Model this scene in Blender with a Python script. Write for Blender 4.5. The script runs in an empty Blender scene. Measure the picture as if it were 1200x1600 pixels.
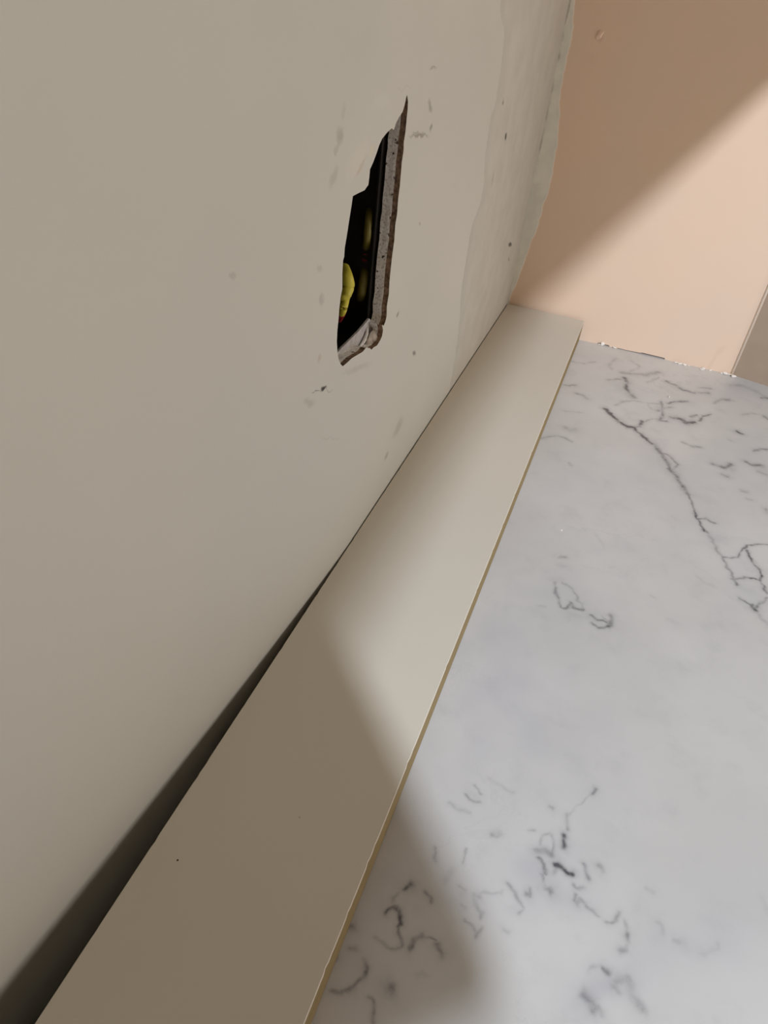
import bpy, bmesh, math, random
import numpy as np
from mathutils import Vector, Matrix
from mathutils.geometry import delaunay_2d_cdt

random.seed(7)
SC = bpy.context.scene
COL = SC.collection

# ------------------------------------------------------------------ camera
# world: left wall is the plane x=0, back wall the plane y=0, countertop z=0 (metres)
FPX = 1150.0
def _cam():
    P = np.array([600., 800.])
    def v(p):
        d = np.array(p) - P
        w = np.array([d[0], -d[1], -FPX]); return w / np.linalg.norm(w)
    down = v([425., 2284.]); Y = v([1124.6, -29.3]); Z = -down
    Y = Y - Y.dot(Z) * Z; Y /= np.linalg.norm(Y); X = np.cross(Y, Z)
    return np.array([X, Y, Z])
RC = _cam()
def ray(px, py): return RC @ np.array([px - 600., -(py - 800.), -FPX])
_c = ray(787.4, 503.4)
CAM = -_c * (0.300 / (-_c[2]))
def at(px, py, axis, val=0.0):
    d = ray(px, py); t = (val - CAM[axis]) / d[axis]
    return CAM + d * t
cd = bpy.data.cameras.new('camera'); co = bpy.data.objects.new('camera', cd); COL.objects.link(co)
m = Matrix([[RC[0][0], RC[0][1], RC[0][2], CAM[0]], [RC[1][0], RC[1][1], RC[1][2], CAM[1]],
            [RC[2][0], RC[2][1], RC[2][2], CAM[2]], [0, 0, 0, 1]])
co.matrix_world = m
cd.sensor_fit = 'AUTO'; cd.sensor_width = 36.0; cd.lens = 36.0 * FPX / 1600.0
cd.clip_start = 0.005
SC.camera = co

# ------------------------------------------------------------------ light
SC.view_settings.view_transform = 'Standard'; SC.view_settings.look = 'None'
SC.view_settings.gamma = 1.0; SC.view_settings.use_curve_mapping = False
SC.view_settings.exposure = 0.0
w = bpy.data.worlds.new('room_light'); SC.world = w; w.use_nodes = True
_nt = w.node_tree; _bg = _nt.nodes['Background']
# surrounding room: bright walls around eye level, dimmer floor and ceiling
_tc = _nt.nodes.new('ShaderNodeTexCoord'); _sx = _nt.nodes.new('ShaderNodeSeparateXYZ'); _nt.links.new(_tc.outputs['Generated'], _sx.inputs[0])
_mr = _nt.nodes.new('ShaderNodeMapRange'); _mr.interpolation_type = 'SMOOTHSTEP'
_mr.inputs['From Min'].default_value = 0.38; _mr.inputs['From Max'].default_value = 0.05
_nt.links.new(_sx.outputs['Z'], _mr.inputs['Value'])
_mx = _nt.nodes.new('ShaderNodeMix'); _mx.data_type = 'RGBA'; _nt.links.new(_mr.outputs[0], _mx.inputs[0])
CEIL_RGB = (0.035, 0.027, 0.020); WALL_RGB = (0.27, 0.15, 0.06)
_mx.inputs[6].default_value = (*CEIL_RGB, 1); _mx.inputs[7].default_value = (*WALL_RGB, 1)
_nt.links.new(_mx.outputs[2], _bg.inputs[0]); _bg.inputs[1].default_value = 1.0
def area(name, loc, target, size, power, color, shape='DISK', size_y=None):
    l = bpy.data.lights.new(name, 'AREA'); l.shape = shape; l.size = size
    if size_y: l.size_y = size_y
    l.energy = power; l.color = color
    o = bpy.data.objects.new(name, l); COL.objects.link(o); o.location = loc
    o.rotation_euler = (Vector(target) - Vector(loc)).to_track_quat('-Z', 'Y').to_euler()
    return o
# round ceiling lamp behind and to the right of the photographer
area('ceiling_lamp', (0.76, -1.66, 1.13), (0.10, -0.45, 0.0), 0.07, 31.5, (0.775, 0.865, 1.0))
# unseen soft light added on the right to brighten the left wall
area('side_fill_light', (1.25, -0.22, 0.28), (0.0, -0.30, 0.10), 0.7, 6.1, (1.0, 0.938, 0.875), 'RECTANGLE', 0.5)

# ------------------------------------------------------------------ helpers
def mesh_obj(name, verts, faces, mat, parent=None, smooth=False):
    me = bpy.data.meshes.new(name)
    me.from_pydata([tuple(v) for v in verts], [], faces); me.update()
    o = bpy.data.objects.new(name, me); COL.objects.link(o)
    for mm in (mat if isinstance(mat, (list, tuple)) else [mat]): me.materials.append(mm)
    if parent: o.parent = parent
    if smooth:
        for p in me.polygons: p.use_smooth = True
    return o
def bm_obj(name, bm, mat, parent=None, smooth=False):
    me = bpy.data.meshes.new(name); bm.to_mesh(me); bm.free()
    o = bpy.data.objects.new(name, me); COL.objects.link(o)
    for mm in (mat if isinstance(mat, (list, tuple)) else [mat]): me.materials.append(mm)
    if parent: o.parent = parent
    if smooth:
        for p in me.polygons: p.use_smooth = True
    return o
def box_bm(x0, x1, y0, y1, z0, z1, bevel=0.0, seg=2, bm=None):
    new = bm is None
    if new: bm = bmesh.new()
    r = bmesh.ops.create_cube(bm, size=1.0)
    for v in r['verts']:
        v.co = Vector(((x0 + x1) / 2 + v.co.x * (x1 - x0), (y0 + y1) / 2 + v.co.y * (y1 - y0), (z0 + z1) / 2 + v.co.z * (z1 - z0)))
    if bevel:
        es = [e for e in bm.edges if all(v in r['verts'] for v in e.verts)]
        bmesh.ops.bevel(bm, geom=es, offset=bevel, segments=seg, profile=0.5, affect='EDGES')
    return bm
def tag(o, label=None, cat=None, group=None, kind=None):
    if label: o['label'] = label
    if cat: o['category'] = cat
    if group: o['group'] = group
    if kind: o['kind'] = kind
    return o
def structure(o, label=None, cat=None): return tag(o, label, cat, kind='structure')
def empty(name, loc):
    o = bpy.data.objects.new(name, None); COL.objects.link(o); o.location = loc; return o
def tube(points, radius, n=10):
    """tube mesh along a list of points (already smooth)"""
    pts = [Vector(p) for p in points]; vs = []; fs = []
    up = Vector((0.13, 0.31, 0.94)).normalized()
    for i, p in enumerate(pts):
        t = (pts[min(i + 1, len(pts) - 1)] - pts[max(i - 1, 0)]).normalized()
        a = t.cross(up); a = a.normalized() if a.length > 1e-4 else Vector((1, 0, 0)); b = t.cross(a)
        r = radius[i] if isinstance(radius, (list, tuple)) else radius
        for k in range(n):
            th = 2 * math.pi * k / n
            vs.append(p + (a * math.cos(th) + b * math.sin(th)) * r)
    for i in range(len(pts) - 1):
        for k in range(n):
            fs.append((i * n + k, i * n + (k + 1) % n, (i + 1) * n + (k + 1) % n, (i + 1) * n + k))
    fs.append(tuple(range(n))[::-1]); fs.append(tuple((len(pts) - 1) * n + k for k in range(n)))
    return vs, fs
def spline(ctrl, per=8):
    c = [Vector(p) for p in ctrl]; out = []
    c = [c[0] * 2 - c[1]] + c + [c[-1] * 2 - c[-2]]
    for i in range(1, len(c) - 2):
        for j in range(per):
            t = j / per
            out.append(0.5 * ((2 * c[i]) + (-c[i - 1] + c[i + 1]) * t + (2 * c[i - 1] - 5 * c[i] + 4 * c[i + 1] - c[i + 2]) * t * t
                              + (-c[i - 1] + 3 * c[i] - 3 * c[i + 1] + c[i + 2]) * t ** 3))
    out.append(c[-2]); return out

def srgb(r, g, b):
    f = lambda c: (c / 12.92 if c <= 0.04045 else ((c + 0.055) / 1.055) ** 2.4)
    return (f(r / 255), f(g / 255), f(b / 255), 1.0)

class NT:
    """small node-tree writer"""
    def __init__(s, name, rough=0.5, spec=0.5):
        s.mat = bpy.data.materials.new(name); s.mat.use_nodes = True
        s.t = s.mat.node_tree; s.bsdf = s.t.nodes['Principled BSDF']
        s.bsdf.inputs['Roughness'].default_value = rough
        s.bsdf.inputs['Specular IOR Level'].default_value = spec
        s._pos = None
    def n(s, typ, **kw):
        nd = s.t.nodes.new(typ)
        for k, v in kw.items(): setattr(nd, k, v)
        return nd
    def link(s, a, b): s.t.links.new(a, b)
    def put(s, sock, v):
        if hasattr(v, 'is_output') or isinstance(v, bpy.types.NodeSocket): s.link(v, sock)
        else: sock.default_value = v
    def pos(s):
        if s._pos is None: s._pos = s.n('ShaderNodeTexCoord').outputs['Object']
        return s._pos
    def sep(s, v):
        nd = s.n('ShaderNodeSeparateXYZ'); s.put(nd.inputs[0], v); return nd.outputs
    def math(s, op, a, b=0.0, c=None, clamp=False):
        nd = s.n('ShaderNodeMath', operation=op); nd.use_clamp = clamp
        s.put(nd.inputs[0], a); s.put(nd.inputs[1], b)
        if c is not None: s.put(nd.inputs[2], c)
        return nd.outputs[0]
    def vmath(s, op, a, b=None, scale=None):
        nd = s.n('ShaderNodeVectorMath', operation=op)
        s.put(nd.inputs[0], a)
        if b is not None: s.put(nd.inputs[1], b)
        if scale is not None: nd.inputs['Scale'].default_value = scale
        return nd.outputs['Value'] if op in ('LENGTH', 'DOT_PRODUCT', 'DISTANCE') else nd.outputs[0]
    def noise(s, scale, detail=3.0, rough=0.5, vec=None, color=False, dist=0.0):
        nd = s.n('ShaderNodeTexNoise'); s.put(nd.inputs['Vector'], vec if vec is not None else s.pos())
        nd.inputs['Scale'].default_value = scale; nd.inputs['Detail'].default_value = detail
        nd.inputs['Roughness'].default_value = rough; nd.inputs['Distortion'].default_value = dist
        return nd.outputs['Color' if color else 'Fac']
    def rng(s, v, a, b, c=0.0, d=1.0, smooth=True):
        nd = s.n('ShaderNodeMapRange'); nd.interpolation_type = 'SMOOTHSTEP' if smooth else 'LINEAR'
        s.put(nd.inputs['Value'], v)
        for k, x in zip(('From Min', 'From Max', 'To Min', 'To Max'), (a, b, c, d)): nd.inputs[k].default_value = x
        return nd.outputs[0]
    def mix(s, fac, a, b):
        nd = s.n('ShaderNodeMix', data_type='RGBA'); s.put(nd.inputs[0], fac); s.put(nd.inputs[6], a); s.put(nd.inputs[7], b)
        return nd.outputs[2]
    def bump(s, h, strength, dist=0.001, prev=None):
        nd = s.n('ShaderNodeBump'); nd.inputs['Strength'].default_value = strength; nd.inputs['Distance'].default_value = dist
        s.put(nd.inputs['Height'], h)
        if prev is not None: s.link(prev, nd.inputs['Normal'])
        return nd.outputs[0]
    def curve(s, v, lo, hi, pts):
        """piecewise curve: v in [lo,hi] -> value; pts = [(v, value)] ; value range normalised"""
        vals = [p[1] for p in pts]; a, b = min(vals), max(vals)
        x = s.rng(v, lo, hi, smooth=False)
        nd = s.n('ShaderNodeFloatCurve'); c = nd.mapping.curves[0]
        q = sorted(((p[0] - lo) / (hi - lo), (p[1] - a) / (b - a)) for p in pts)
        c.points[0].location = q[0]; c.points[1].location = q[-1]
        for x_, y_ in q[1:-1]: c.points.new(x_, y_)
        for p in c.points: p.handle_type = 'AUTO_CLAMPED'
        nd.mapping.update(); s.link(x, nd.inputs['Value'])
        return s.math('MULTIPLY_ADD', nd.outputs[0], b - a, a)
    tint = None
    def color(s, v):
        if s.tint:
            nd = s.n('ShaderNodeMix', data_type='RGBA'); nd.blend_type = 'MULTIPLY'; nd.inputs[0].default_value = 1.0
            s.put(nd.inputs[6], v); nd.inputs[7].default_value = (*s.tint, 1); v = nd.outputs[2]
        s.put(s.bsdf.inputs['Base Color'], v)
    def normal(s, v): s.link(v, s.bsdf.inputs['Normal'])

def plain(name, rgb, rough=0.5, spec=0.4, metal=0.0, nscale=0, namt=0.1, bump=0.0):
    t = NT(name, rough, spec); t.bsdf.inputs['Metallic'].default_value = metal
    if nscale:
        dark = tuple(c * (1 - namt) for c in rgb[:3]) + (1,); lite = tuple(min(1, c * (1 + namt)) for c in rgb[:3]) + (1,)
        nz = t.noise(nscale, 4); t.color(t.mix(t.rng(nz, 0.3, 0.7), dark, lite))
        if bump: t.normal(t.bump(nz, bump))
    else: t.color(rgb)
    return t.mat

# ------------------------------------------------------------------ the wall's shape
U = 0.300
def bow(y):
    """how far the left wall falls back (metres) at depth y"""
    t = max(0.0, (-y) / U - 1.42)
    t = min(t, 0.75) + 0.45 * math.tanh(max(0.0, t - 0.75) / 0.45)
    return U * 0.070 * t ** 1.3

GREIGE = srgb(203, 197, 184)
MUD = srgb(190, 184, 172)

# ---- left wall material: satin greige paint, plaster band beside the corner, scuffs
def blob_mask(t, pvec, px, py, ax, bx, soft=0.6, plane=0):
    """elliptic mark: pixel centre and two pixel half-axes, carried onto the wall plane"""
    c = at(px, py, plane); a = at(px + ax[0], py + ax[1], plane) - c; b = at(px + bx[0], py + bx[1], plane) - c
    i, j = ((1, 2) if plane == 0 else (0, 2))
    M = np.linalg.inv(np.array([[a[i], b[i]], [a[j], b[j]]]))
    ra = [0, 0, 0]; rb = [0, 0, 0]
    ra[i], ra[j] = M[0]; rb[i], rb[j] = M[1]
    d = t.vmath('SUBTRACT', pvec, tuple(c if plane else (0, c[1], c[2])))
    u = t.vmath('DOT_PRODUCT', d, tuple(ra)); v = t.vmath('DOT_PRODUCT', d, tuple(rb))
    r = t.math('SQRT', t.math('ADD', t.math('MULTIPLY', u, u), t.math('MULTIPLY', v, v)))
    return t.rng(r, 1.0, 1.0 - soft)

def wall_paint():
    t = NT('greige_wall_paint', 0.50, 0.35); t.tint = (0.95, 1.0, 1.05)
    p = t.pos(); x, y, z = t.sep(p)
    warp = t.noise(160, 3, 0.6, color=True)
    pw = t.vmath('ADD', p, t.vmath('SCALE', t.vmath('SUBTRACT', warp, (0.5, 0.5, 0.5)), scale=0.006))
    base = t.mix(t.rng(t.noise(7, 3), 0.35, 0.7), GREIGE, srgb(199, 194, 182))
    # plaster band
    pix = [(787, -40), (782, 0), (787, 60), (776, 150), (766, 190), (757, 260), (754, 300), (736, 360), (726, 420), (718, 500), (712, 550), (704, 600)]
    q = [at(a, b, 0) for a, b in pix]
    yb = t.curve(z, -0.02, 0.33, [(v[2], v[1]) for v in q])
    sy = t.sep(pw)[1]
    dist = t.math('SUBTRACT', sy, yb)
    band = t.rng(dist, -0.0012, 0.0012)
    rim = t.math('MULTIPLY', band, t.rng(dist, 0.020, 0.002))
    mudcol = t.mix(t.rng(t.noise(45, 4), 0.3, 0.7), srgb(189, 180, 167), srgb(197, 189, 176))
    col = t.mix(t.math('MULTIPLY', band, 0.85), base, mudcol)
    col = t.mix(t.math('MULTIPLY', rim, 0.35), col, srgb(176, 174, 160))
    # grey fresh plaster ridge near the corner
    pix2 = [(893, -30), (886, 40), (880, 100), (868, 150), (858, 190), (850, 240), (836, 275), (820, 330)]
    q2 = [at(a, b, 0) for a, b in pix2]
    yb2 = t.curve(z, 0.10, 0.33, [(v[2], v[1]) for v in q2])
    d2 = t.math('SUBTRACT', sy, yb2)
    ridge = t.math('MULTIPLY', t.rng(d2, -0.004, 0.001), t.rng(z, 0.13, 0.16))
    line = t.math('MULTIPLY', t.math('MULTIPLY', t.rng(t.math('ABSOLUTE', d2), 0.0035, 0.0008), t.rng(z, 0.13, 0.17)), t.rng(t.noise(40, 3), 0.36, 0.6, 0.25, 1.0))
    col = t.mix(t.math('MULTIPLY', ridge, 0.6), col, srgb(172, 166, 153))
    col = t.mix(t.math('MULTIPLY', line, 0.75), col, srgb(120, 112, 100))
    # scuffs: (px,py, axis a, axis b, strength, colour)
    D = srgb(95, 84, 74); G = srgb(140, 132, 120); K = srgb(38, 32, 26); Bn = srgb(150, 132, 112)
    marks = [(537, 212, (7, 0), (0, 22), .42, G), (533, 235, (4, 0), (-3, 14), .3, G), (528, 280, (5, 1), (-7, 26), .28, G),
             (543, 175, (5, 0), (-2, 16), .16, G), (655, 211, (19, 0), (0, 5), .55, D), (650, 206, (8, 0), (0, 2), .4, D), (672, 166, (4, 0), (2, 12), .45, D),
             (673, 200, (2, 0), (-1, 9), .6, D), (677, 104, (8, -2), (1, 3), .4, D), (632, 138, (20, -3), (0, 1.5), .18, G),
             (790, 213, (2, 0), (-1, 9), .85, K), (786, 160, (2, 0), (-1, 7), .6, D), (770, 280, (1.6, 0), (-3, 18), .4, Bn), (797, 382, (4, 0), (0, 5), .85, K),
             (647, 553, (3.5, 0), (0, 4.5), .75, D), (621, 492, (2, 0), (-2, 6), .6, D), (588, 480, (0.1, 0), (0, .1), .0, D),
             (512, 607, (5, 1), (-1, 6), 1., K), (501, 611, (9, -4), (.6, 1), .8, D), (519, 612, (5, 4), (-.6, 1), .5, D),
             (491, 632, (11, -5), (4, 9), .32, G), (510, 470, (5, 0), (0, 12), .35, G), (507, 421, (6, 0), (0, 6), .25, G),
             (388, 436, (7, 0), (0, 9), .28, G), (622, 668, (7, -3), (-8, 22), .38, Bn), (604, 712, (3, -1), (-3, 10), .4, D), (520, 687, (16, 0), (0, 2), .2, G),
             (795, 405, (2, 0), (0, 4), .5, D), (656, 349, (2, 0), (0, 4), .4, D), (596, 160, (16, -2), (0, 12), .14, srgb(225, 220, 205)),
             (562, 250, (16, -4), (-14, 44), .38, srgb(216, 207, 188)), (566, 262, (4, -2), (-11, 26), .45, srgb(188, 162, 142)), (582, 234, (4, 0), (-3, 12), .5, srgb(214, 202, 168)),
             (506, 563, (3, 0), (-2, 10), .35, srgb(170, 130, 120)), (585, 555, (22, -10), (6, 6), .3, srgb(205, 190, 178)), (560, 575, (26, -14), (4, 5), .22, G)]
    for (a, b, va, vb, st, c) in marks:
        if st <= 0: continue
        mk = blob_mask(t, pw, a, b, va, vb, 0.75)
        col = t.mix(t.math('MULTIPLY', mk, st), col, c)
    t.color(col)
    h1 = t.noise(700, 2, 0.5); h2 = t.noise(35, 2)
    nrm = t.bump(h1, 0.05, 0.0006)
    nrm = t.bump(h2, 0.10, 0.002, nrm)
    nrm = t.bump(t.math('ADD', band, t.math('MULTIPLY', ridge, 0.8)), 0.25, 0.0006, nrm)
    t.normal(nrm)
    t.put(t.bsdf.inputs['Roughness'], t.rng(band, 0, 1, 0.48, 0.75))
    return t.mat
M_WALL = wall_paint()
M_PAPER = plain('torn_brown_paper', srgb(140, 116, 96), 0.9, 0.1, nscale=500, namt=0.45, bump=0.4)
def gypsum():
    t = NT('gypsum_core', 0.95, 0.1)
    nz = t.noise(900, 4, 0.65); sp = t.noise(380, 2, 0.5)
    c = t.mix(t.rng(nz, 0.32, 0.55), srgb(196, 188, 178), srgb(240, 236, 228))
    c = t.mix(t.rng(sp, 0.64, 0.70), c, srgb(92, 84, 76))
    t.color(c); t.normal(t.bump(nz, 0.5, 0.0008)); return t.mat
M_GYP = gypsum()

HOLE_PX = [(636, 148), (637.5, 158), (637, 170), (635, 190), (633.5, 206), (631, 222), (630.5, 236), (628, 252), (626.5, 270), (624.8, 290), (622, 312),
           (620.5, 334), (617.5, 352), (616, 376), (613, 398), (610.5, 420), (608.6, 440), (607.5, 460), (604.5, 478), (604, 494), (602, 503), (599.5, 509), (597, 507.5), (598.5, 516),
           (597, 525), (594, 532), (589, 540), (583.5, 543), (580.5, 546.5), (577.5, 544), (572, 543), (567, 549.5), (560, 554), (551, 560), (544, 567.5), (538, 573), (535.5, 570),
           (532.5, 562), (530.8, 550), (530.2, 535), (531, 518), (533, 498), (534, 484), (536, 466), (538.6, 452), (538.8, 428), (540, 408), (541.6, 402), (542.5, 388),
           (546, 366), (549, 345), (552.5, 322), (554.5, 307), (561, 303), (571, 297.5), (576.5, 289), (578, 277), (579, 265), (584, 253), (588.5, 240), (593, 226), (597, 217),
           (604, 208), (612, 200.5), (615.5, 203), (618.5, 193), (623.5, 183), (629, 175), (632, 165), (634.5, 153)]
hole = [at(a, b, 0) for a, b in HOLE_PX]
hole = [(p[1], p[2]) for p in hole]
def inside(poly, x, y):
    c = False; n = len(poly)
    for i in range(n):
        x1, y1 = poly[i]; x2, y2 = poly[i - 1]
        if (y1 > y) != (y2 > y) and x < (x2 - x1) * (y - y1) / (y2 - y1) + x1: c = not c
    return c
def left_wall():
    T = 0.0075
    ys = [-1.6, -1.3, -1.1, -0.95] + [-0.85 + 0.0125 * i for i in range(69)] + [0.012]
    zs = [-0.9, -0.4, -0.1, -0.03, 0.0, 0.03, 0.06, 0.09, 0.12, 0.15, 0.18, 0.21, 0.24, 0.27, 0.30, 0.36, 0.45, 0.7, 1.2]
    pts = [Vector(h) for h in hole]; nh = len(pts)
    cy, cz = sum(h[0] for h in hole) / nh, sum(h[1] for h in hole) / nh
    ring = [(cy + (h[0] - cy) * 1.12, cz + (h[1] - cz) * 1.06) for h in hole]
    for a in ys:
        for b in zs:
            if not inside(ring, a, b): pts.append(Vector((a, b)))
    edges = [(i, (i + 1) % nh) for i in range(nh)]
    v2, e2, f2, ov, oe, of = delaunay_2d_cdt(pts, edges, [], 0, 1e-6)
    faces = []
    for f in f2:
        c = sum((v2[i] for i in f), Vector((0, 0))) / len(f)
        if not inside(hole, c.x, c.y): faces.append(tuple(f))
    n = len(v2); vs = []; fs = []; mi = []
    for v in v2: vs.append((-bow(v.x), v.x, v.y))
    for v in v2: vs.append((-bow(v.x) - T, v.x, v.y))
    for f in faces:
        fs.append(f); mi.append(0); fs.append(tuple(i + n for i in f[::-1])); mi.append(2)
    # outer border faces
    def near(v): return min(range(n), key=lambda i: (v2[i] - v).length)
    hid = [near(Vector(h)) for h in hole]
    # jamb: torn paper ring, then rough gypsum
    rings = [hid]; depths = [0.0012, 0.0028, 0.0040, 0.0058]
    rnd = random.Random(3)
    for d in depths:
        r = []
        for k, (a, b) in enumerate(hole):
            g = 0.0003 + 0.0004 * rnd.random() if d < 0.004 else 0.0005 * rnd.random()
            aa = a + (a - cy) / 0.03 * g * 0.6; bb = b + (b - cz) / 0.05 * g * 0.6
            vs.append((-bow(a) - d, aa, bb)); r.append(len(vs) - 1)
        rings.append(r)
    rings.append([i + n for i in hid])
    for k in range(len(rings) - 1):
        for i in range(nh):
            j = (i + 1) % nh
            fs.append((rings[k][i], rings[k][j], rings[k + 1][j], rings[k + 1][i])); mi.append(1 if k < 2 else 2)
    o = mesh_obj('wall_left', vs, fs, [M_WALL, M_PAPER, M_GYP])
    for p, k in zip(o.data.polygons, mi): p.material_index = k
    bm = bmesh.new(); bm.from_mesh(o.data); bmesh.ops.recalc_face_normals(bm, faces=bm.faces); bm.to_mesh(o.data); bm.free()
    return o
wl = structure(left_wall(), 'greige painted plasterboard wall with a ragged rectangular cutout', 'wall')

# ------------------------------------------------------------------ back wall
def back_paint():
    t = NT('peach_wall_paint', 0.6, 0.3); t.tint = (1.09, 1.09, 1.09)
    p = t.pos(); x, y, z = t.sep(p)
    warp = t.noise(120, 3, 0.6, color=True)
    pw = t.vmath('ADD', p, t.vmath('SCALE', t.vmath('SUBTRACT', warp, (0.5, 0.5, 0.5)), scale=0.0035))
    base = t.mix(t.rng(t.noise(9, 3), 0.35, 0.7), srgb(226, 198, 172), srgb(223, 197, 174))
    # greige plaster carried round the corner onto this wall
    pix = [(902, -40), (899, 0), (895, 30), (893, 60), (883, 104), (873, 190), (868, 240), (859, 290), (848, 325), (842, 350), (831, 375), (819, 410), (806, 445), (797, 466)]
    q = [at(a, b, 1) for a, b in pix]
    xb = t.curve(z, 0.0, 0.32, [(0.0, 0.0)] + [(v[2], max(0, v[0])) for v in q if v[2] > 0.003])
    d = t.math('SUBTRACT', t.sep(pw)[0], xb)
    cov = t.rng(d, 0.0008, -0.0008)
    col = t.mix(cov, base, t.mix(t.rng(t.noise(60, 3), 0.3, 0.7), srgb(214, 212, 200), srgb(226, 222, 210)))
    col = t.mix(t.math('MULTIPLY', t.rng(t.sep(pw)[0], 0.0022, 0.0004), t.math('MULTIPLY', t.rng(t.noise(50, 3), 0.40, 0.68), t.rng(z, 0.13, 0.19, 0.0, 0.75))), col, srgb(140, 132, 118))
    for (a, b, va, vb, st, c) in [(937, 58, (9, 3), (-2, 10), .35, srgb(200, 150, 130)), (1125, 548, (16, -12), (3, 6), .16, srgb(190, 165, 140)), (1112, 566, (10, -16), (3, 3), .14, srgb(180, 155, 130)),
                                   (925, 92, (16, 0), (0, 14), .18, srgb(215, 180, 155)), (905, 545, (8, 0), (0, 12), .2, srgb(230, 190, 150))]:
        col = t.mix(t.math('MULTIPLY', blob_mask(t, pw, a, b, va, vb, 0.8, 1), st), col, c)
    t.color(col)
    n1 = t.bump(t.noise(600, 2), 0.05, 0.0006); n1 = t.bump(cov, 0.5, 0.0008, n1); t.normal(n1)
    return t.mat
M_PEACH = back_paint()
XO = at(1145, 582, 1)[0]           # outer corner of the peach wall
def back_wall():
    # bottom edge has two chipped notches that open onto the dark gap behind the slab
    gx = [at(a, b, 2)[0] for a, b in [(934, 534), (953, 540), (964, 543), (978, 545), (1000, 551), (1039, 560)]]
    outline = [(-0.0127, -0.0), (gx[0], 0.0), (gx[0] + .001, .0014), (gx[1] - .001, .0012), (gx[1], .0), (gx[2], .0), (gx[2] + .0006, .0007), (gx[3], .0005),
               (gx[4], .0009), (gx[4] + .002, .0016), (gx[5] - .0006, .0014), (gx[5], 0.0), (XO, 0.0), (XO, 1.2), (-0.0127, 1.2)]
    vs = [(a, 0.0, b) for a, b in outline] + [(a, 0.0127, b) for a, b in outline]
    n = len(outline)
    fs = [tuple(range(n)), tuple(range(n, 2 * n))[::-1]] + [(i, i + n, (i + 1) % n + n, (i + 1) % n) for i in range(n)]
    return mesh_obj('wall_back', vs, fs, M_PEACH)
wb = structure(back_wall(), 'peach painted end wall meeting the marble worktop', 'wall')
# rounded corner bead ending the peach wall, its highlight put into paler paint
vs, fs = tube([(XO - 0.0004, -0.0002, 0.0005), (XO - 0.0004, -0.0002, 0.6), (XO - 0.0004, -0.0002, 1.2)], 0.0014, 12)
cb = mesh_obj('corner_bead', vs, fs, plain('peach_bead_highlight', srgb(252, 234, 214), 0.45, 0.4), wb, True)
# raised plaster blister on the peach wall
c = at(937, 54, 1)
bm = bmesh.new(); bmesh.ops.create_icosphere(bm, subdivisions=4, radius=1.0)
for v in bm.verts:
    n_ = 1 + 0.16 * math.sin(v.co.x * 4 + 1) * math.cos(v.co.z * 5)
    v.co = Vector((v.co.x * 0.0024 * n_ + v.co.z * 0.0012, v.co.y * 0.0010, v.co.z * 0.0036 * n_))
bo = bm_obj('plaster_blister', bm, plain('peach_blister_paint', srgb(232, 202, 180), 0.6, 0.3, nscale=300, namt=0.06), wb, True); bo.location = (c[0], 0.0, c[2])
# brown wall section to the right, standing very slightly forward
E2 = at(1200, 604, 2)
dx, dy = E2[0] - XO, E2[1]; L = math.hypot(dx, dy); dx /= L; dy /= L
vs = []
for z in (0.0, 1.2):
    for (a, b) in ((XO + .0002, 0.0006), (XO + dx * 0.30, dy * 0.30), (XO + dx * 0.30, 0.02), (XO + .0002, 0.02)): vs.append((a, b, z))
wr = structure(mesh_obj('wall_right', vs, [(0, 1, 5, 4), (1, 2, 6, 5), (2, 3, 7, 6), (3, 0, 4, 7), (4, 5, 6, 7), (3, 2, 1, 0)],
               plain('brown_wall_paint', srgb(170, 149, 128), 0.7, 0.25, nscale=40, namt=0.03)), 'taupe brown wall surface right of the peach wall', 'wall')

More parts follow.
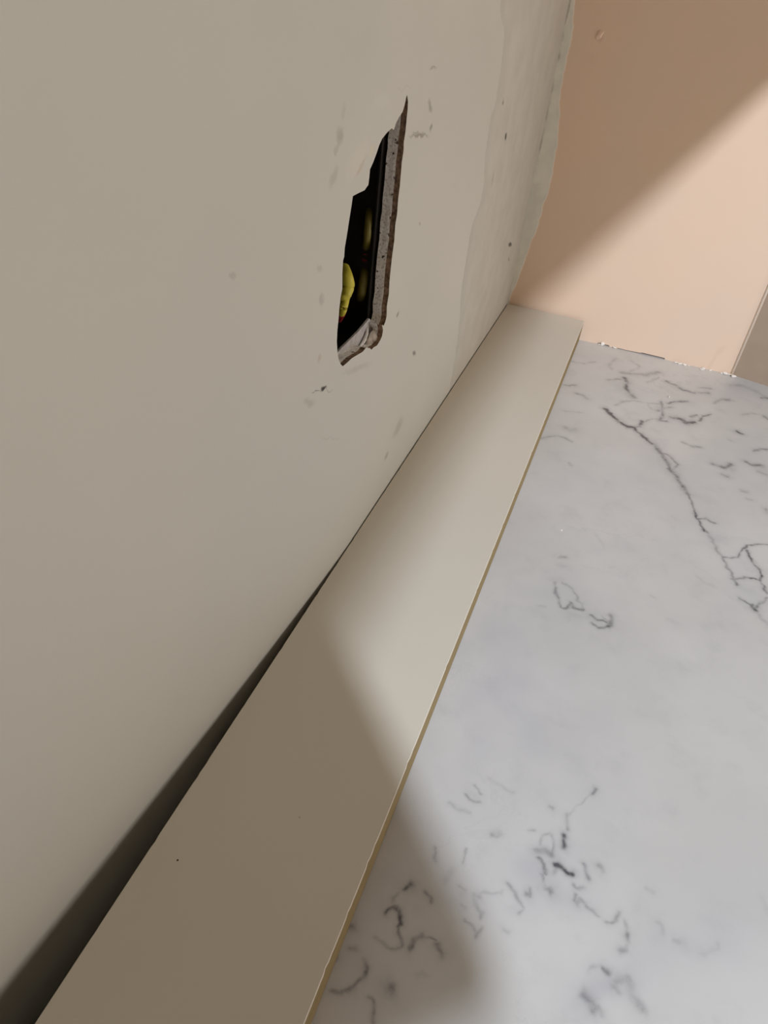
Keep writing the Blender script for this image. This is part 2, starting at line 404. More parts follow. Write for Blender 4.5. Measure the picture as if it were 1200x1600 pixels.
# ------------------------------------------------------------------ countertop
VEINS = [  # (width mm, darkness, pixel polyline)
 (1.5, .85, [(945, 638), (955, 648), (965, 657), (980, 667), (990, 668), (998, 676), (1010, 687), (1018, 694)]),
 (1.8, .55, [(1010, 687), (1028, 701), (1036, 712), (1042, 724), (1049, 735), (1060, 750), (1068, 762), (1074, 772)]),
 (1.0, .45, [(1030, 706), (1046, 712), (1058, 725), (1050, 736), (1043, 732)]),
 (1.0, .8, [(1074, 772), (1080, 784), (1086, 796), (1088, 808), (1094, 820), (1099, 829)]), (1.0, .7, [(1089, 811), (1103, 811), (1116, 818)]),
 (0.9, .6, [(1096, 827), (1108, 833)]), (1.6, .35, [(1108, 835), (1116, 848), (1120, 860), (1128, 870)]),
 (1.1, .5, [(1128, 870), (1136, 884), (1144, 897), (1149, 908)]), (0.9, .6, [(1128, 870), (1140, 872), (1153, 871), (1160, 860), (1167, 853), (1180, 850), (1200, 850)]),
 (1.0, .75, [(1167, 860), (1175, 877), (1184, 887), (1190, 898), (1186, 907), (1176, 904), (1165, 903), (1154, 905), (1144, 904)]), (1.2, .6, [(1147, 904), (1151, 914)]),
 (1.0, .7, [(1188, 910), (1200, 927)]), (1.0, .6, [(1156, 935), (1168, 942), (1180, 950), (1193, 940), (1200, 934)]), (1.4, .8, [(1176, 945), (1180, 954)]), (1.6, .22, [(1181, 955), (1190, 968), (1200, 976)]),
 (1.4, .6, [(988, 668), (998, 666), (1004, 658)]), (1.0, .3, [(1004, 660), (1020, 654), (1034, 655)]),
 (2.2, .65, [(975, 590), (980, 598), (978, 607), (984, 615), (991, 621)]), (2.4, .35, [(970, 582), (990, 585), (1010, 586), (1030, 582)]), (1.4, .35, [(950, 594), (962, 592), (972, 593)]),
 (1.2, .5, [(1034, 628), (1035, 640), (1036, 650), (1029, 657), (1042, 658)]), (1.5, .4, [(1028, 642), (1038, 638), (1048, 636)]), (1.3, .6, [(1044, 630), (1056, 627), (1074, 627)]),
 (2.2, .75, [(1053, 653), (1063, 654), (1072, 661), (1084, 660)]), (1.2, .65, [(1092, 657), (1098, 651), (1110, 647)]), (1.4, .4, [(1080, 652), (1088, 648)]),
 (1.7, .55, [(1042, 596), (1055, 602), (1066, 609), (1084, 614), (1106, 614)]), (1.8, .3, [(1096, 606), (1110, 607)]), (1.5, .35, [(1068, 691), (1080, 697), (1093, 699)]),
 (1.6, .55, [(1115, 725), (1128, 730), (1138, 731), (1141, 725)]), (1.6, .45, [(1128, 741), (1137, 745)]), (1.6, .7, [(1152, 674), (1158, 678)]), (1.0, .2, [(1138, 687), (1142, 689)]),
 (1.5, .6, [(1165, 722), (1174, 726), (1188, 727)]), (1.3, .4, [(1178, 705), (1190, 701), (1200, 702)]), (1.5, .3, [(1185, 737), (1200, 742)]), (1.5, .4, [(1125, 624), (1140, 624)]), (1.4, .3, [(1115, 630), (1125, 625), (1146, 626)]),
 (3.0, .2, [(1140, 602), (1160, 602), (1182, 612), (1195, 620)]), (1.4, .45, [(1190, 622), (1200, 622)]), (1.3, .4, [(1193, 650), (1200, 655)]), (1.1, .2, [(1160, 648), (1175, 646), (1192, 648)]),
 (1.0, .25, [(970, 627), (990, 626), (1012, 630), (1034, 632)]), (1.0, .25, [(960, 633), (975, 628)]), (0.9, .2, [(1012, 632), (1018, 640), (1026, 642)]),
 (1.0, .35, [(846, 685), (858, 682), (870, 680), (882, 684), (892, 690)]), (1.8, .3, [(884, 668), (892, 672), (900, 670)]), (1.1, .2, [(880, 642), (895, 643), (912, 645)]),
 (1.5, .4, [(884, 602), (890, 603), (898, 602)]), (1.6, .4, [(902, 615), (909, 617), (918, 623)]), (1.3, .25, [(895, 565), (912, 568), (930, 565)]), (1.2, .2, [(1010, 598), (1030, 590)]),
 (1.5, .2, [(962, 560), (950, 572), (958, 578)]), (1.4, .2, [(985, 563), (1000, 573), (980, 583)]),
 (0.9, .6, [(867, 908), (868, 920), (870, 932), (874, 942), (878, 950), (884, 953)]), (1.1, .6, [(880, 951), (888, 950), (891, 941), (895, 949), (904, 952), (913, 953)]),
 (0.9, .35, [(880, 910), (888, 916), (897, 924), (901, 932), (903, 939), (910, 942)]), (0.9, .3, [(908, 942), (911, 950)]), (1.0, .6, [(922, 961), (932, 967), (942, 969), (953, 976)]),
 (1.0, .7, [(923, 973), (933, 981), (946, 980), (953, 976)]), (1.8, .55, [(955, 962), (956, 970), (950, 978)]), (0.9, .3, [(940, 963), (951, 970)]), (5.0, .12, [(890, 962), (915, 958), (940, 975), (960, 975)]),
 (1.5, .4, [(871, 870), (883, 870)]), (1.6, .12, [(868, 882), (885, 884)]), (1.0, .15, [(840, 947), (852, 948)]), (3.0, .08, [(860, 905), (875, 905)]),
 (0.8, .45, [(728, 1242), (733, 1250), (742, 1253), (748, 1252)]), (0.8, .4, [(740, 1226), (746, 1232), (750, 1238), (754, 1243)]), (4.0, .08, [(735, 1240), (748, 1245)]),
 (1.0, .45, [(768, 1304), (776, 1305), (784, 1302)]), (1.0, .6, [(862, 1260), (866, 1263)]), (0.8, .3, [(828, 1300), (834, 1298)]), (1.0, .45, [(926, 1240), (930, 1234)]),
 (0.5, .22, [(926, 1240), (912, 1250), (900, 1262), (890, 1272), (884, 1280)]), (1.0, .35, [(885, 1272), (886, 1284), (884, 1296)]), (1.1, .7, [(879, 1304), (881, 1314), (881, 1324)]),
 (0.9, .35, [(858, 1302), (848, 1308), (842, 1318), (839, 1330)]), (1.8, .5, [(838, 1331), (848, 1330), (860, 1334)]), (0.8, .4, [(862, 1305), (866, 1318), (862, 1332)]),
 (0.9, .5, [(841, 1342), (847, 1352), (850, 1362)]), (0.8, .45, [(846, 1366), (850, 1378), (856, 1388)]), (1.7, .65, [(852, 1386), (858, 1388), (859, 1392)]),
 (1.2, .9, [(865, 1351), (871, 1351), (878, 1356), (884, 1361), (893, 1364)]), (1.4, .3, [(863, 1362), (866, 1356)]), (1.1, .6, [(913, 1352), (916, 1364), (920, 1372)]), (1.6, .4, [(935, 1354), (940, 1361)]),
 (1.0, .4, [(897, 1382), (906, 1388), (914, 1386)]), (1.0, .4, [(898, 1395), (896, 1408), (900, 1414)]), (0.9, .3, [(900, 1412), (904, 1402), (914, 1410)]),
 (0.8, .45, [(915, 1413), (926, 1420), (938, 1431)]), (1.0, .6, [(949, 1442), (957, 1443), (964, 1438), (968, 1427)]), (0.9, .3, [(976, 1440), (979, 1452)]), (1.4, .6, [(979, 1460), (983, 1471)]), (1.4, .4, [(970, 1486), (978, 1487)]), (1.2, .25, [(983, 1470), (979, 1480)]),
 (0.8, .35, [(792, 1382), (800, 1390), (808, 1400), (812, 1412), (817, 1418), (809, 1424)]), (0.9, .45, [(822, 1396), (828, 1402), (830, 1392)]), (1.0, .4, [(720, 1388), (728, 1394)]), (1.0, .4, [(742, 1398), (749, 1402)]),
 (0.6, .25, [(749, 1398), (765, 1394), (785, 1393)]), (0.9, .3, [(742, 1404), (744, 1418), (752, 1428), (754, 1434)]), (0.8, .3, [(722, 1414), (728, 1418)]), (0.9, .35, [(755, 1452), (748, 1458), (740, 1462)]), (0.8, .3, [(724, 1440), (736, 1448), (744, 1462)]), (1.0, .25, [(786, 1450), (792, 1454)]),
 (0.7, .3, [(730, 1328), (726, 1338), (722, 1348)]), (0.8, .4, [(677, 1325), (681, 1334), (680, 1344)]), (2.0, .15, [(705, 1362), (698, 1380)]),
 (1.3, .75, [(946, 1514), (954, 1520)]), (1.2, .3, [(925, 1512), (940, 1512)]), (1.8, .5, [(909, 1554), (918, 1562), (926, 1570), (930, 1576)]), (1.4, .35, [(936, 1576), (944, 1584)]),
 (2.4, .35, [(960, 1538), (968, 1532), (980, 1528), (984, 1545), (990, 1560), (1002, 1574)]), (1.6, .35, [(962, 1538), (968, 1550)]),
 (1.0, .25, [(1028, 1442), (1034, 1452), (1036, 1462)]), (1.0, .3, [(1052, 1470), (1062, 1472)]), (1.2, .15, [(1010, 1388), (1022, 1396)]), (1.2, .12, [(1120, 1478), (1096, 1492)]), (2.0, .1, [(1190, 1400), (1196, 1420)]),
 (1.5, .8, [(632, 1388), (642, 1382)]), (0.9, .45, [(636, 1386), (622, 1394), (615, 1402), (616, 1412)]), (1.1, .85, [(602, 1428), (608, 1423), (618, 1420), (625, 1426), (628, 1436), (627, 1446)]),
 (0.8, .7, [(627, 1442), (621, 1450), (624, 1460), (628, 1470), (630, 1478)]), (0.8, .4, [(630, 1479), (618, 1483), (604, 1479), (590, 1470), (583, 1464)]),
 (1.3, .7, [(642, 1480), (646, 1470), (655, 1466), (661, 1465)]), (0.7, .45, [(661, 1464), (672, 1464), (682, 1468)]), (1.9, .5, [(686, 1478), (693, 1490)]), (0.9, .4, [(664, 1392), (670, 1398), (674, 1408)]),
 (1.0, .6, [(567, 1500), (570, 1512), (567, 1524), (560, 1536), (553, 1543)]), (1.1, .55, [(553, 1543), (542, 1551), (530, 1553), (516, 1549)]), (1.4, .5, [(543, 1450), (552, 1451)]), (1.2, .4, [(548, 1484), (556, 1486)]), (1.2, .4, [(520, 1490), (526, 1496)]),
 (1.0, .4, [(574, 1556), (580, 1564), (583, 1580), (586, 1600)]), (2.2, .5, [(608, 1542), (616, 1546)]), (1.2, .15, [(655, 1526), (665, 1524)]), (0.8, .2, [(700, 1255), (735, 1272)]),
 (1.2, .15, [(765, 1215), (784, 1232), (800, 1238)]), (1.0, .12, [(930, 835), (945, 855)]), (1.4, .12, [(1090, 900), (1105, 912), (1115, 915)]), (1.0, .25, [(1018, 932), (1024, 934)]),
 (1.0, .25, [(889, 723), (892, 728)]), (4, .06, [(880, 805), (905, 807)]), (3, .06, [(1045, 968), (1060, 975)]), (1.3, .3, [(1158, 767), (1166, 768)]), (1.3, .35, [(1197, 795), (1200, 802)]), (1.2, .2, [(1168, 780), (1175, 781)]),
]
CLOUDS = [  # bluish-grey translucent patches (px, py, rx, ry, amount)
 (855, 1360, 60, 45, .5), (830, 1400, 45, 35, .3), (900, 1385, 50, 30, .3), (960, 1530, 70, 70, .45), (1060, 1500, 120, 60, .3), (930, 1580, 40, 30, .4), (1165, 915, 40, 60, .35),
 (1050, 650, 60, 25, .25), (1165, 608, 50, 14, .6), (985, 600, 30, 20, .25), (1190, 720, 30, 40, .45), (890, 940, 50, 40, .3), (1030, 720, 20, 25, .3), (730, 1400, 50, 60, .25), (560, 1520, 60, 60, .3), (640, 1440, 60, 60, .2),
 (770, 1060, 110, 180, .6), (930, 800, 130, 130, .25), (860, 1180, 120, 120, .2), (1000, 760, 100, 80, .15), (1150, 1450, 60, 80, .15), (1100, 830, 30, 20, .2), (1120, 740, 60, 30, .15), (940, 560, 80, 15, .15)]
def counter():
    X0, X1, Y0, Y1 = -0.0012, 0.272, -0.692, 0.006
    g = 0.00065
    xs = np.concatenate([np.arange(X0, X1, g), np.linspace(X1, 0.64, 40)])
    ys = np.concatenate([np.linspace(-1.6, Y0 - 0.01, 50), np.arange(Y0, Y1, g), [0.010, 0.030]])
    nx, ny = len(xs), len(ys)
    GX, GY = np.meshgrid(xs, ys)          # ny, nx
    # smooth value-noise to wander the veins
    rs = np.random.RandomState(5)
    def vnoise(cell, seed):
        r = np.random.RandomState(seed); N = 256; tb = r.rand(N, N)
        a = (GX + 1.0) / cell; b = (GY + 2.0) / cell
        i = np.floor(a).astype(int); j = np.floor(b).astype(int); fa = a - i; fb = b - j
        fa = fa * fa * (3 - 2 * fa); fb = fb * fb * (3 - 2 * fb)
        v = lambda p, q: tb[p % N, q % N]
        return (v(i, j) * (1 - fa) + v(i + 1, j) * fa) * (1 - fb) + (v(i, j + 1) * (1 - fa) + v(i + 1, j + 1) * fa) * fb
    wx = (vnoise(.004, 1) - .5) * .0018 + (vnoise(.0020, 2) - .5) * .0008
    wy = (vnoise(.004, 3) - .5) * .0018 + (vnoise(.0020, 4) - .5) * .0008
    mod = 0.45 + 0.9 * vnoise(.0045, 6) + 0.35 * (vnoise(.0018, 8) - .5)
    WX, WY = GX + wx, GY + wy
    V = np.zeros_like(GX)
    for wd, dk, poly in VEINS:
        far = sum(q[1] for q in poly) / len(poly) < 800
        wm = wd * 0.001 * (0.95 if far else 0.80)
        P = [at(a, b, 2)[:2] for a, b in poly]
        P = [np.array(p) for p in P]
        acc = np.zeros_like(GX)
        for k in range(len(P) - 1):
            a, b = P[k], P[k + 1]
            r = wm * 6 + .003
            i0 = np.searchsorted(xs, min(a[0], b[0]) - r); i1 = np.searchsorted(xs, max(a[0], b[0]) + r)
            j0 = np.searchsorted(ys, min(a[1], b[1]) - r); j1 = np.searchsorted(ys, max(a[1], b[1]) + r)
            if i1 <= i0 or j1 <= j0: continue
            sx = WX[j0:j1, i0:i1]; sy = WY[j0:j1, i0:i1]
            d = b - a; L2 = max(d.dot(d), 1e-12)
            t = np.clip(((sx - a[0]) * d[0] + (sy - a[1]) * d[1]) / L2, 0, 1)
            dd = np.hypot(sx - a[0] - t * d[0], sy - a[1] - t * d[1])
            v = np.exp(-(dd / wm) ** 2) + (0.42 if far else 0.28) * np.exp(-(dd / (wm * 2.8)) ** 2)
            acc[j0:j1, i0:i1] = np.maximum(acc[j0:j1, i0:i1], v)
        V = np.maximum(V, acc * dk * np.clip(mod, .25, 1.15))
    Cc = np.zeros_like(GX)
    for px, py, rx, ry, am in CLOUDS:
        c = at(px, py, 2); a = at(px + rx, py, 2) - c; b = at(px, py + ry, 2) - c
        M = np.linalg.inv(np.array([[a[0], b[0]], [a[1], b[1]]]))
        dx = GX + (vnoise(.02, 11) - .5) * .02 - c[0]; dy = GY + (vnoise(.02, 12) - .5) * .02 - c[1]
        u = M[0, 0] * dx + M[0, 1] * dy; v = M[1, 0] * dx + M[1, 1] * dy
        Cc += am * np.exp(-(u * u + v * v))
    Cc *= 0.6 + 0.8 * vnoise(.012, 14)
    T = 0.030
    top = np.stack([GX.ravel(), GY.ravel(), np.zeros(nx * ny)], 1)
    idx = np.arange(nx * ny).reshape(ny, nx)
    quads = np.stack([idx[:-1, :-1].ravel(), idx[:-1, 1:].ravel(), idx[1:, 1:].ravel(), idx[1:, :-1].ravel()], 1)
    # border loop + bottom
    loop = list(idx[0, :]) + list(idx[1:, -1]) + list(idx[-1, -2::-1]) + list(idx[-2:0:-1, 0])
    nl = len(loop)
    bot = top[loop].copy(); bot[:, 2] = -T
    verts = np.concatenate([top, bot]); nb = nx * ny
    l = np.array(loop); k = np.arange(nl); k2 = (k + 1) % nl
    side = np.stack([l[k2], l[k], nb + k, nb + k2], 1)
    nq = len(quads) + nl
    me = bpy.data.meshes.new('marble_worktop')
    me.vertices.add(len(verts)); me.vertices.foreach_set('co', verts.ravel().astype(np.float32))
    flat = np.concatenate([quads.ravel(), side.ravel(), nb + np.arange(nl)[::-1]])
    me.loops.add(len(flat)); me.loops.foreach_set('vertex_index', flat.astype(np.int32))
    me.polygons.add(nq + 1)
    st = np.concatenate([np.arange(nq) * 4, [nq * 4]]); me.polygons.foreach_set('loop_start', st.astype(np.int32))
    me.update(calc_edges=True); me.validate()
    for nm, arr in (('vein', V), ('cloud', Cc)):
        at_ = me.attributes.new(nm, 'FLOAT', 'POINT')
        full = np.concatenate([arr.ravel(), np.zeros(nl)]).astype(np.float32)
        at_.data.foreach_set('value', full)
    o = bpy.data.objects.new('marble_worktop', me); COL.objects.link(o)
    t = NT('marble', 0.28, 0.5); t.tint = (0.92, 0.89, 0.855)
    av = t.n('ShaderNodeAttribute', attribute_name='vein').outputs['Fac']
    ac = t.n('ShaderNodeAttribute', attribute_name='cloud').outputs['Fac']
    big = t.noise(9, 4, 0.55); mid = t.noise(45, 5, 0.6); fine = t.noise(420, 3, 0.6)
    base = t.mix(t.rng(big, 0.35, 0.68), srgb(204, 204, 203), srgb(214, 214, 213))
    base = t.mix(t.rng(mid, 0.50, 0.78, 0, 0.45), base, srgb(186, 187, 188))
    # faint wispy veins everywhere
    wv = t.noise(26, 5, 0.6, dist=0.6); wl_ = t.math('ABSOLUTE', t.math('SUBTRACT', wv, 0.5))
    wisp = t.math('MULTIPLY', t.rng(wl_, 0.014, 0.0), t.rng(t.noise(8, 3), 0.52, 0.72))
    base = t.mix(t.math('MULTIPLY', wisp, 0.20), base, srgb(140, 141, 145))
    base = t.mix(t.math('MINIMUM', t.math('MULTIPLY', ac, 0.55), 0.8), base, srgb(178, 180, 190))
    vv = t.math('MULTIPLY', av, t.rng(fine, 0.3, 0.65, 0.75, 1.1))
    base = t.mix(t.math('MINIMUM', t.math('MULTIPLY', vv, 0.95), 1.0), base, srgb(92, 92, 98))
    t.color(base); t.normal(t.bump(t.noise(300, 2), 0.01, 0.0004))
    me.materials.append(t.mat)
    return o
tag(counter(), 'white marble worktop with grey veining below the board', 'worktop')

# ------------------------------------------------------------------ filler board lying on the worktop along the wall
def board():
    x0, x1, t_ = 0.0008, 0.0790, 0.0216
    y0, y1 = -1.25, -0.0045
    t = NT('greige_laminate', 0.42, 0.4); t.tint = (1.03, 1.0, 0.97)
    base = t.mix(t.rng(t.noise(5, 3), 0.35, 0.7), srgb(205, 199, 186), srgb(202, 196, 183))
    p = t.pos(); c = at(277.5, 1344, 2, t_)
    d = t.vmath('DISTANCE', p, tuple(c)); base = t.mix(t.rng(d, 0.0005, 0.0003), base, srgb(40, 32, 26))
    c = at(468, 1277, 2, t_); d = t.vmath('DISTANCE', p, tuple(c)); base = t.mix(t.rng(d, 0.0005, 0.0002, 0, .4), base, srgb(90, 80, 70))
    t.color(base); t.normal(t.bump(t.noise(900, 2), 0.02, 0.0003))
    e = NT('raw_board_edge', 0.85, 0.15)
    _, _, z = e.sep(e.pos())
    ec = e.mix(e.rng(e.noise(260, 4, vec=e.vmath('MULTIPLY', e.pos(), (1, 0.15, 3))), 0.3, 0.7), srgb(132, 114, 80), srgb(148, 130, 94))
    e.color(ec)
    root = empty('filler_board', ((x0 + x1) / 2, -0.30, 0.0))
    off = root.location.copy()
    bm = box_bm(x0, x1, y0, y1, 0.0004, t_ - 0.0011)
    core = bm_obj('core', bm, e.mat, root); core['label'] = 'raw yellowish side edge'
    # painted face: slightly ragged along both long edges
    rnd = random.Random(4); n = 500; vs = []; fs = []
    for k in range(n + 1):
        y = y0 + (y1 - y0) * k / n
        chipl = -0.0003 * max(0, rnd.random() - .9) * 8; chipr = 0.0004 * max(0, rnd.random() - .9) * 8
        xa = x0 - 0.0001 - chipl; xb = x1 + 0.0001 - chipr
        vs += [(xa, y, t_ - 0.0011), (xa, y, t_ - 0.0002), (xa + 0.0003, y, t_), (xb - 0.0003, y, t_), (xb, y, t_ - 0.0002), (xb, y, t_ - 0.0011)]
    for k in range(n):
        for j in range(6):
            a, b = k * 6 + j, k * 6 + (j + 1) % 6
            fs.append((a, b, b + 6, a + 6))
    fs.append(tuple(range(6))[::-1]); fs.append(tuple(n * 6 + j for j in range(6)))
    face = mesh_obj('painted_face', vs, fs, t.mat, root)
    for o in (core, face):
        o.data.transform(Matrix.Translation(-off)); 
    # material looked up in board coordinates: keep texture coords in world by using shifted centre
    return root, off, t
root, off, tmat = board()
for nd in tmat.t.nodes:
    if nd.type == 'VECT_MATH' and nd.operation == 'DISTANCE': nd.inputs[1].default_value = Vector(nd.inputs[1].default_value) - off
tag(root, 'long greige painted board lying flat on the marble against the wall', 'board')

# ------------------------------------------------------------------ inside the cutout
def recess_box():
    hy = [h[0] for h in hole]; hz = [h[1] for h in hole]
    ya, yb_, za, zb = min(hy) - 0.003, max(hy) + 0.004, min(hz) - 0.004, max(hz) - 0.004
    x1, x0 = -0.0083, -0.070
    w = 0.0016
    root = empty('switch_box', ((x0 + x1) / 2, (ya + yb_) / 2, za)); off = root.location.copy()
    dark = plain('dark_box_steel', srgb(46, 40, 36), 0.45, 0.5, metal=0.6, nscale=90, namt=0.3)
    bm = bmesh.new()
    for b in ((x0, x0 + w, ya, yb_, za, zb), (x0, x1, ya, ya + w, za, zb), (x0, x1, yb_ - w, yb_, za, zb), (x0, x1, ya, yb_, za, za + w), (x0, x1, ya, yb_, zb - w, zb)):
        box_bm(*b, bm=bm)
    o = bm_obj('box_shell', bm, dark, root); o.data.transform(Matrix.Translation(-off))
    # folded steel lip standing along the near jamb and inside rib
    bm = box_bm(x1 - 0.002, x1 - 0.0006, yb_ - 0.007, yb_ - 0.0015, za + 0.002, zb - 0.004, 0.0004)
    o = bm_obj('steel_lip', bm, plain('worn_steel', srgb(30, 27, 24), 0.6, 0.3, metal=0.2, nscale=200, namt=0.2), root); o.data.transform(Matrix.Translation(-off))
    return root
tag(recess_box(), 'dark metal switch box recessed behind the wall cutout', 'switch box')
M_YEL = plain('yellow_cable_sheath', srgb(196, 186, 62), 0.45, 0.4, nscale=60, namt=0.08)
M_YEL2 = plain('shaded_yellow_cable_sheath', srgb(112, 102, 40), 0.5, 0.4)  # sheath colour darkened for the shade inside the cutout
M_RED = plain('red_wire_sheath', srgb(150, 36, 40), 0.45, 0.4)
M_BRN = plain('brown_wire_sheath', srgb(86, 52, 34), 0.5, 0.4)
def cable(name, ctrl, r, mat, label, cat, group=None):
    vs, fs = tube(spline(ctrl, 10), r, 12)
    o = mesh_obj(name, vs, fs, mat, None, True); return tag(o, label, cat, group)
def inx(px, py, x): return tuple(at(px, py, 0, x))
cable('yellow_cable', [inx(537, 420, -0.018), inx(542, 434, -0.0135), inx(544, 447, -0.0130), inx(538, 462, -0.0135), inx(529, 476, -0.018)], 0.0030, M_YEL,
      'bright yellow cable sheath bulging from the left side of the wall cutout', 'cable')
cable('yellow_cable', [inx(541, 462, -0.014), inx(538.5, 474, -0.0125), inx(535, 486, -0.013), inx(529, 496, -0.018)], 0.0019, M_YEL,
      'thin bright yellow cable just below the bulging one at the cutout edge', 'cable')
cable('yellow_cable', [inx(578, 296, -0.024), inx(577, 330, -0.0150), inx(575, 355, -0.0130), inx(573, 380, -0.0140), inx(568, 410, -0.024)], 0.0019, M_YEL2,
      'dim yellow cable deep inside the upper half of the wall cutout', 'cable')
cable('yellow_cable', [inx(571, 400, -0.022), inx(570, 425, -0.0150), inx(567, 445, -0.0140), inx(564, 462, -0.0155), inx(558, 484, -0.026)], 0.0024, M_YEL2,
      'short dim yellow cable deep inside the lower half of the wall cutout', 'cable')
cable('red_wire', [inx(576, 378, -0.024), inx(572, 400, -0.0150), inx(570, 422, -0.022)], 0.0020, M_RED, 'dark red wire between the dim yellow cables in the cutout', 'wire')
cable('red_wire', [inx(538, 484, -0.018), inx(534.5, 492, -0.0135), inx(530, 500, -0.018)], 0.0014, M_RED, 'red wire end just below the bright yellow cables at the cutout', 'wire')
# grey plaster lump and light chip in the cutout's lower right corner
def lump(name, c, s, mat, seed, label=None, cat=None, group=None, parent=None):
    bm = bmesh.new(); bmesh.ops.create_icosphere(bm, subdivisions=3, radius=1.0); rnd = random.Random(seed)
    k = [(rnd.uniform(-1, 1), rnd.uniform(-1, 1), rnd.uniform(-1, 1)) for _ in range(7)]
    for v in bm.verts:
        f = 1.0
        for q in k:
            q = Vector(q).normalized(); dd = v.co.normalized().dot(q)
            if dd > 0.62: f -= (dd - 0.62) * 0.9
        v.co = Vector((v.co.x * s[0] * f, v.co.y * s[1] * f, v.co.z * s[2] * f))
    o = bm_obj(name, bm, mat, parent, False); o.location = c
    if label: tag(o, label, cat, group)
    return o

def plate(name, px, xa, xb, mat, parent):
    P = [at(a, b, 0, xa) for a, b in px]; n = len(P)
    vs = [tuple(p) for p in P] + [(xb, p[1], p[2]) for p in P]
    fs = [tuple(range(n)), tuple(range(n, 2 * n))[::-1]] + [(i, i + n, (i + 1) % n + n, (i + 1) % n) for i in range(n)]
    o = mesh_obj(name, vs, fs, mat, parent)
    bm = bmesh.new(); bm.from_mesh(o.data); bmesh.ops.recalc_face_normals(bm, faces=bm.faces); bm.to_mesh(o.data); bm.free(); return o
M_LIP = plain('dusty_grey_metal', srgb(176, 172, 172), 0.6, 0.4, nscale=300, namt=0.15, bump=0.2)
plate('box_rim', [(527, 552), (534, 543.5), (548, 530), (560, 518), (570, 506), (577, 497.5), (580, 501), (578, 512), (574, 524), (569, 534), (562, 543), (548, 553), (528, 566)], -0.0072, -0.0082, M_LIP, wl)
vs, fs = tube(spline([inx(574.5, 513, -0.0064), inx(572.5, 524, -0.0060), inx(568, 534, -0.0060), inx(562, 541, -0.0064)], 6), [0.0004 + 0.0006 * math.sin(math.pi * k / 18) for k in range(19)], 8)
mesh_obj('plaster_sliver', vs, fs, plain('pale_plaster', srgb(228, 226, 220), 0.8, 0.2), wl, True)
M_LUMP = plain('grey_plaster', srgb(176, 165, 152), 0.9, 0.15, nscale=260, namt=0.2, bump=0.6)
c = at(581, 535, 0, -0.0040); lump('plaster_lump', tuple(c), (0.0026, 0.0068, 0.0062), M_LUMP, 9, parent=wl)
c = at(583, 517, 0, -0.0058); lump('plaster_lump', tuple(c), (0.0015, 0.0040, 0.0030), plain('crevice_shade', srgb(110, 100, 92), 0.9, 0.1), 12, parent=wl)  # dark colour stands in for the shaded crevice here
c = at(552, 556, 0, -0.0042); lump('plaster_lump', tuple(c), (0.0022, 0.0080, 0.0030), M_LUMP, 15, parent=wl)

# ------------------------------------------------------------------ crumbs along the joint
M_CRUMB = plain('white_plaster', srgb(236, 226, 214), 0.8, 0.2, nscale=700, namt=0.05)
def crumb(px, py, s, seed, label, group=None, yy=-0.0012):
    c = at(px, py, 2, s[2] * 0.7)
    if yy is not None: c[1] = min(c[1], yy)
    lump('plaster_crumb', (c[0], c[1], s[2] * 0.72), s, M_CRUMB, seed, label, 'plaster crumb', group)
crumb(944, 529, (0.0024, 0.0016, 0.0022), 1, 'largest white plaster crumb, where the peach wall meets the marble near the board')
crumb(938, 533, (0.0020, 0.0008, 0.0007), 2, 'flat pinkish-white crumb just left of the largest plaster crumb')
G = 'small white crumbs along the foot of the peach wall'
LG = 'small white plaster crumb on the joint between peach wall and marble'
for k, (px, py, s) in enumerate([(1056, 566, .0010), (1062, 568, .0013), (1069, 569.5, .0012), (1097, 576, .0016), (1110, 578.5, .0009), (1128, 583, .0009), (1133, 583.5, .0014), (1140, 585, .0011), (1146, 588, .0016), (960, 541, .0010), (1076, 571, .0008)]):
    crumb(px, py, (s * 1.9, s * 1.0, s * 1.0), 10 + k, LG, G)
crumb(1045, 620, (0.0007, 0.0022, 0.0006), 31, 'thin white shaving lying on the marble veins in front of the peach wall', None, None)
crumb(877, 828, (0.0010, 0.0006, 0.0005), 32, 'tiny white speck alone on the open marble beside the board', None, None)

# ------------------------------------------------------------------ wall cabinet above (out of frame, shades the left wall)
CX, CZ = 0.305, 0.439
mcab = plain('cabinet_paint', srgb(225, 222, 214), 0.4, 0.4)
root = empty('wall_cabinet', (CX / 2, -0.8, CZ)); off = root.location.copy()
o = bm_obj('carcass', box_bm(0.0006, CX - 0.019, -1.55, -0.004, CZ, 1.15, 0.001), mcab, root); o.data.transform(Matrix.Translation(-off))
for k in range(4):
    ya = -1.548 + k * 0.386
    d = bm_obj('door', box_bm(CX - 0.018, CX, ya, ya + 0.383, CZ, 1.15, 0.0015), mcab, root); d.data.transform(Matrix.Translation(-off))
tag(root, 'pale wall cabinet hung above the worktop, out of frame at the top', 'cabinet')

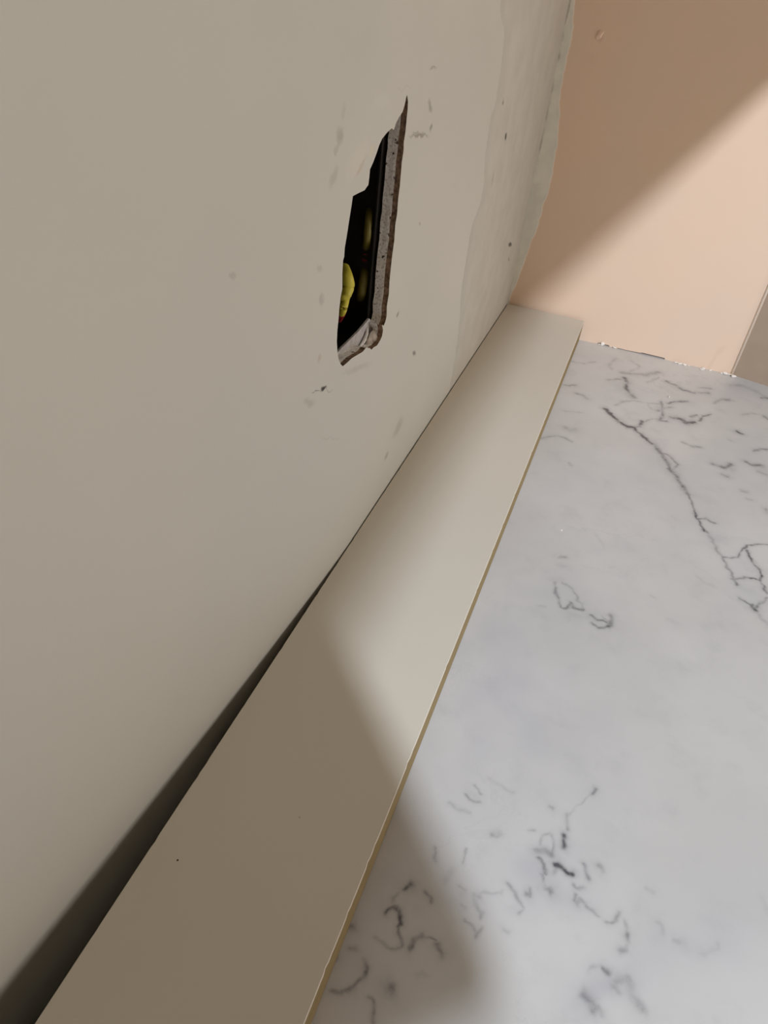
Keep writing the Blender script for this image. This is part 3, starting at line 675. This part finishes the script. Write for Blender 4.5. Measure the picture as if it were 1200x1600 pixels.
# ------------------------------------------------------------------ the photographer's phone and hand, just behind and right of the lens (their shadow falls on the board)
def phone():
    A = Vector((0.69, -0.72, 0)).normalized(); B = Vector((-A.y * -1, A.x * -1, 0)); B = Vector((-0.72, -0.69, 0)).normalized()
    o0 = Vector((0.194, -0.764, 0.284)); ctr = o0 + A * 0.076 + B * 0.038
    root = empty('smartphone', ctr); root.rotation_euler = (0, 0, math.atan2(A.y, A.x))
    bm = bmesh.new(); bmesh.ops.create_cube(bm, size=1.0)
    for v in bm.verts: v.co = Vector((v.co.x * 0.152, v.co.y * 0.074, v.co.z * 0.008))
    ve = [e for e in bm.edges if abs(e.verts[0].co.z - e.verts[1].co.z) > 0.005]
    bmesh.ops.bevel(bm, geom=ve, offset=0.012, segments=8, profile=0.5, affect='EDGES')
    he = [e for e in bm.edges if abs(e.verts[0].co.z - e.verts[1].co.z) < 1e-6 and abs(abs(e.verts[0].co.z) - 0.004) < 1e-5 and len(e.link_faces) == 2 and e.calc_face_angle(0) > 1.0]
    bmesh.ops.bevel(bm, geom=he, offset=0.0015, segments=3, profile=0.5, affect='EDGES')
    bm_obj('phone_body', bm, plain('phone_metal', srgb(60, 62, 66), 0.35, 0.5, metal=0.5), root, False)
    bm_obj('screen', box_bm(-0.073, 0.073, -0.0345, 0.0345, 0.0041, 0.0044, 0.0001), plain('phone_glass', srgb(8, 8, 10), 0.08, 0.6), root)
    bm_obj('camera_bump', box_bm(-0.072, -0.042, -0.033, -0.003, -0.0062, -0.0041, 0.0008), plain('phone_bump', srgb(40, 42, 46), 0.3, 0.5), root)
    tag(root, 'dark smartphone held out of frame at the lower right', 'phone')
    return ctr, A, B
pc, PA, PB = phone()
def hand():
    Z = Vector((0, 0, 1)); bm = bmesh.new(); sk = bm.verts.layers.skin.verify()
    def P(a, b, z): return pc + PA * a + PB * b + Z * z
    def chain(start, pts):
        prev = start
        for (a, b, z, r) in pts:
            v = bm.verts.new(P(a, b, z)); v[sk].radius = (r, r); bm.edges.new((prev, v)); prev = v
        return prev
    rootv = bm.verts.new(P(0.030, 0.074, -0.012)); rootv[sk].radius = (0.030, 0.015); rootv[sk].use_root = True
    chain(rootv, [(0.070, 0.062, -0.034, 0.028), (0.108, 0.012, -0.050, 0.040), (0.150, -0.006, -0.052, 0.044), (0.25, -0.022, -0.060, 0.046), (0.42, -0.045, -0.09, 0.054)])
    for (a0, l) in [(-0.034, 1.0), (-0.013, 1.08), (0.008, 1.0), (0.029, 0.82)]:      # four fingers under the phone
        chain(rootv, [(a0 * 0.9, 0.060, -0.012, 0.0100), (a0, 0.036, -0.0175, 0.0090), (a0 - .003, 0.036 - 0.030 * l, -0.0175, 0.0080), (a0 - .005, 0.036 - 0.052 * l, -0.0150, 0.0070)])
    chain(rootv, [(0.010, 0.064, 0.006, 0.0140), (-0.014, 0.046, 0.0180, 0.0105), (-0.032, 0.022, 0.0165, 0.0092), (-0.040, 0.006, 0.0140, 0.0080)])
    me = bpy.data.meshes.new('person'); bm.to_mesh(me); bm.free()
    o = bpy.data.objects.new('person', me); COL.objects.link(o)
    o.modifiers.new('skin', 'SKIN').use_smooth_shade = True
    s = o.modifiers.new('sub', 'SUBSURF'); s.levels = 2; s.render_levels = 2
    me.materials.append(plain('skin', srgb(205, 160, 135), 0.5, 0.4, nscale=80, namt=0.04))
    tag(o, 'person out of frame at the lower right, bare forearm and hand gripping a phone', 'person')
hand()

# ------------------------------------------------------------------ base cabinet under the worktop (closed, out of sight)
root = empty('base_cabinet', (0.31, -0.8, -0.9)); off = root.location.copy()
bm = bmesh.new()
for b in ((0.612, 0.630, -1.58, 0.008, -0.80, -0.0312), (0.0, 0.612, -1.598, -1.580, -0.80, -0.0312), (0.0, 0.612, -0.012, 0.006, -0.80, -0.0312), (0.0, 0.612, -1.58, -0.012, -0.80, -0.782), (0.0, 0.04, -1.58, -0.012, -0.20, -0.182)):
    box_bm(*b, bm=bm)
o = bm_obj('carcass', bm, plain('cabinet_chipboard', srgb(70, 52, 38), 0.8, 0.2), root); o.data.transform(Matrix.Translation(-off))
o = bm_obj('plinth', box_bm(0.0, 0.56, -1.56, 0.0, -0.90, -0.802), mcab, root); o.data.transform(Matrix.Translation(-off))
for k in range(4):
    ya = -1.576 + k * 0.396
    d = bm_obj('door', box_bm(0.6305, 0.648, ya, ya + 0.392, -0.80, -0.036, 0.0015), mcab, root); d.data.transform(Matrix.Translation(-off))
tag(root, 'pale base cabinet carrying the marble worktop, out of frame below', 'cabinet')
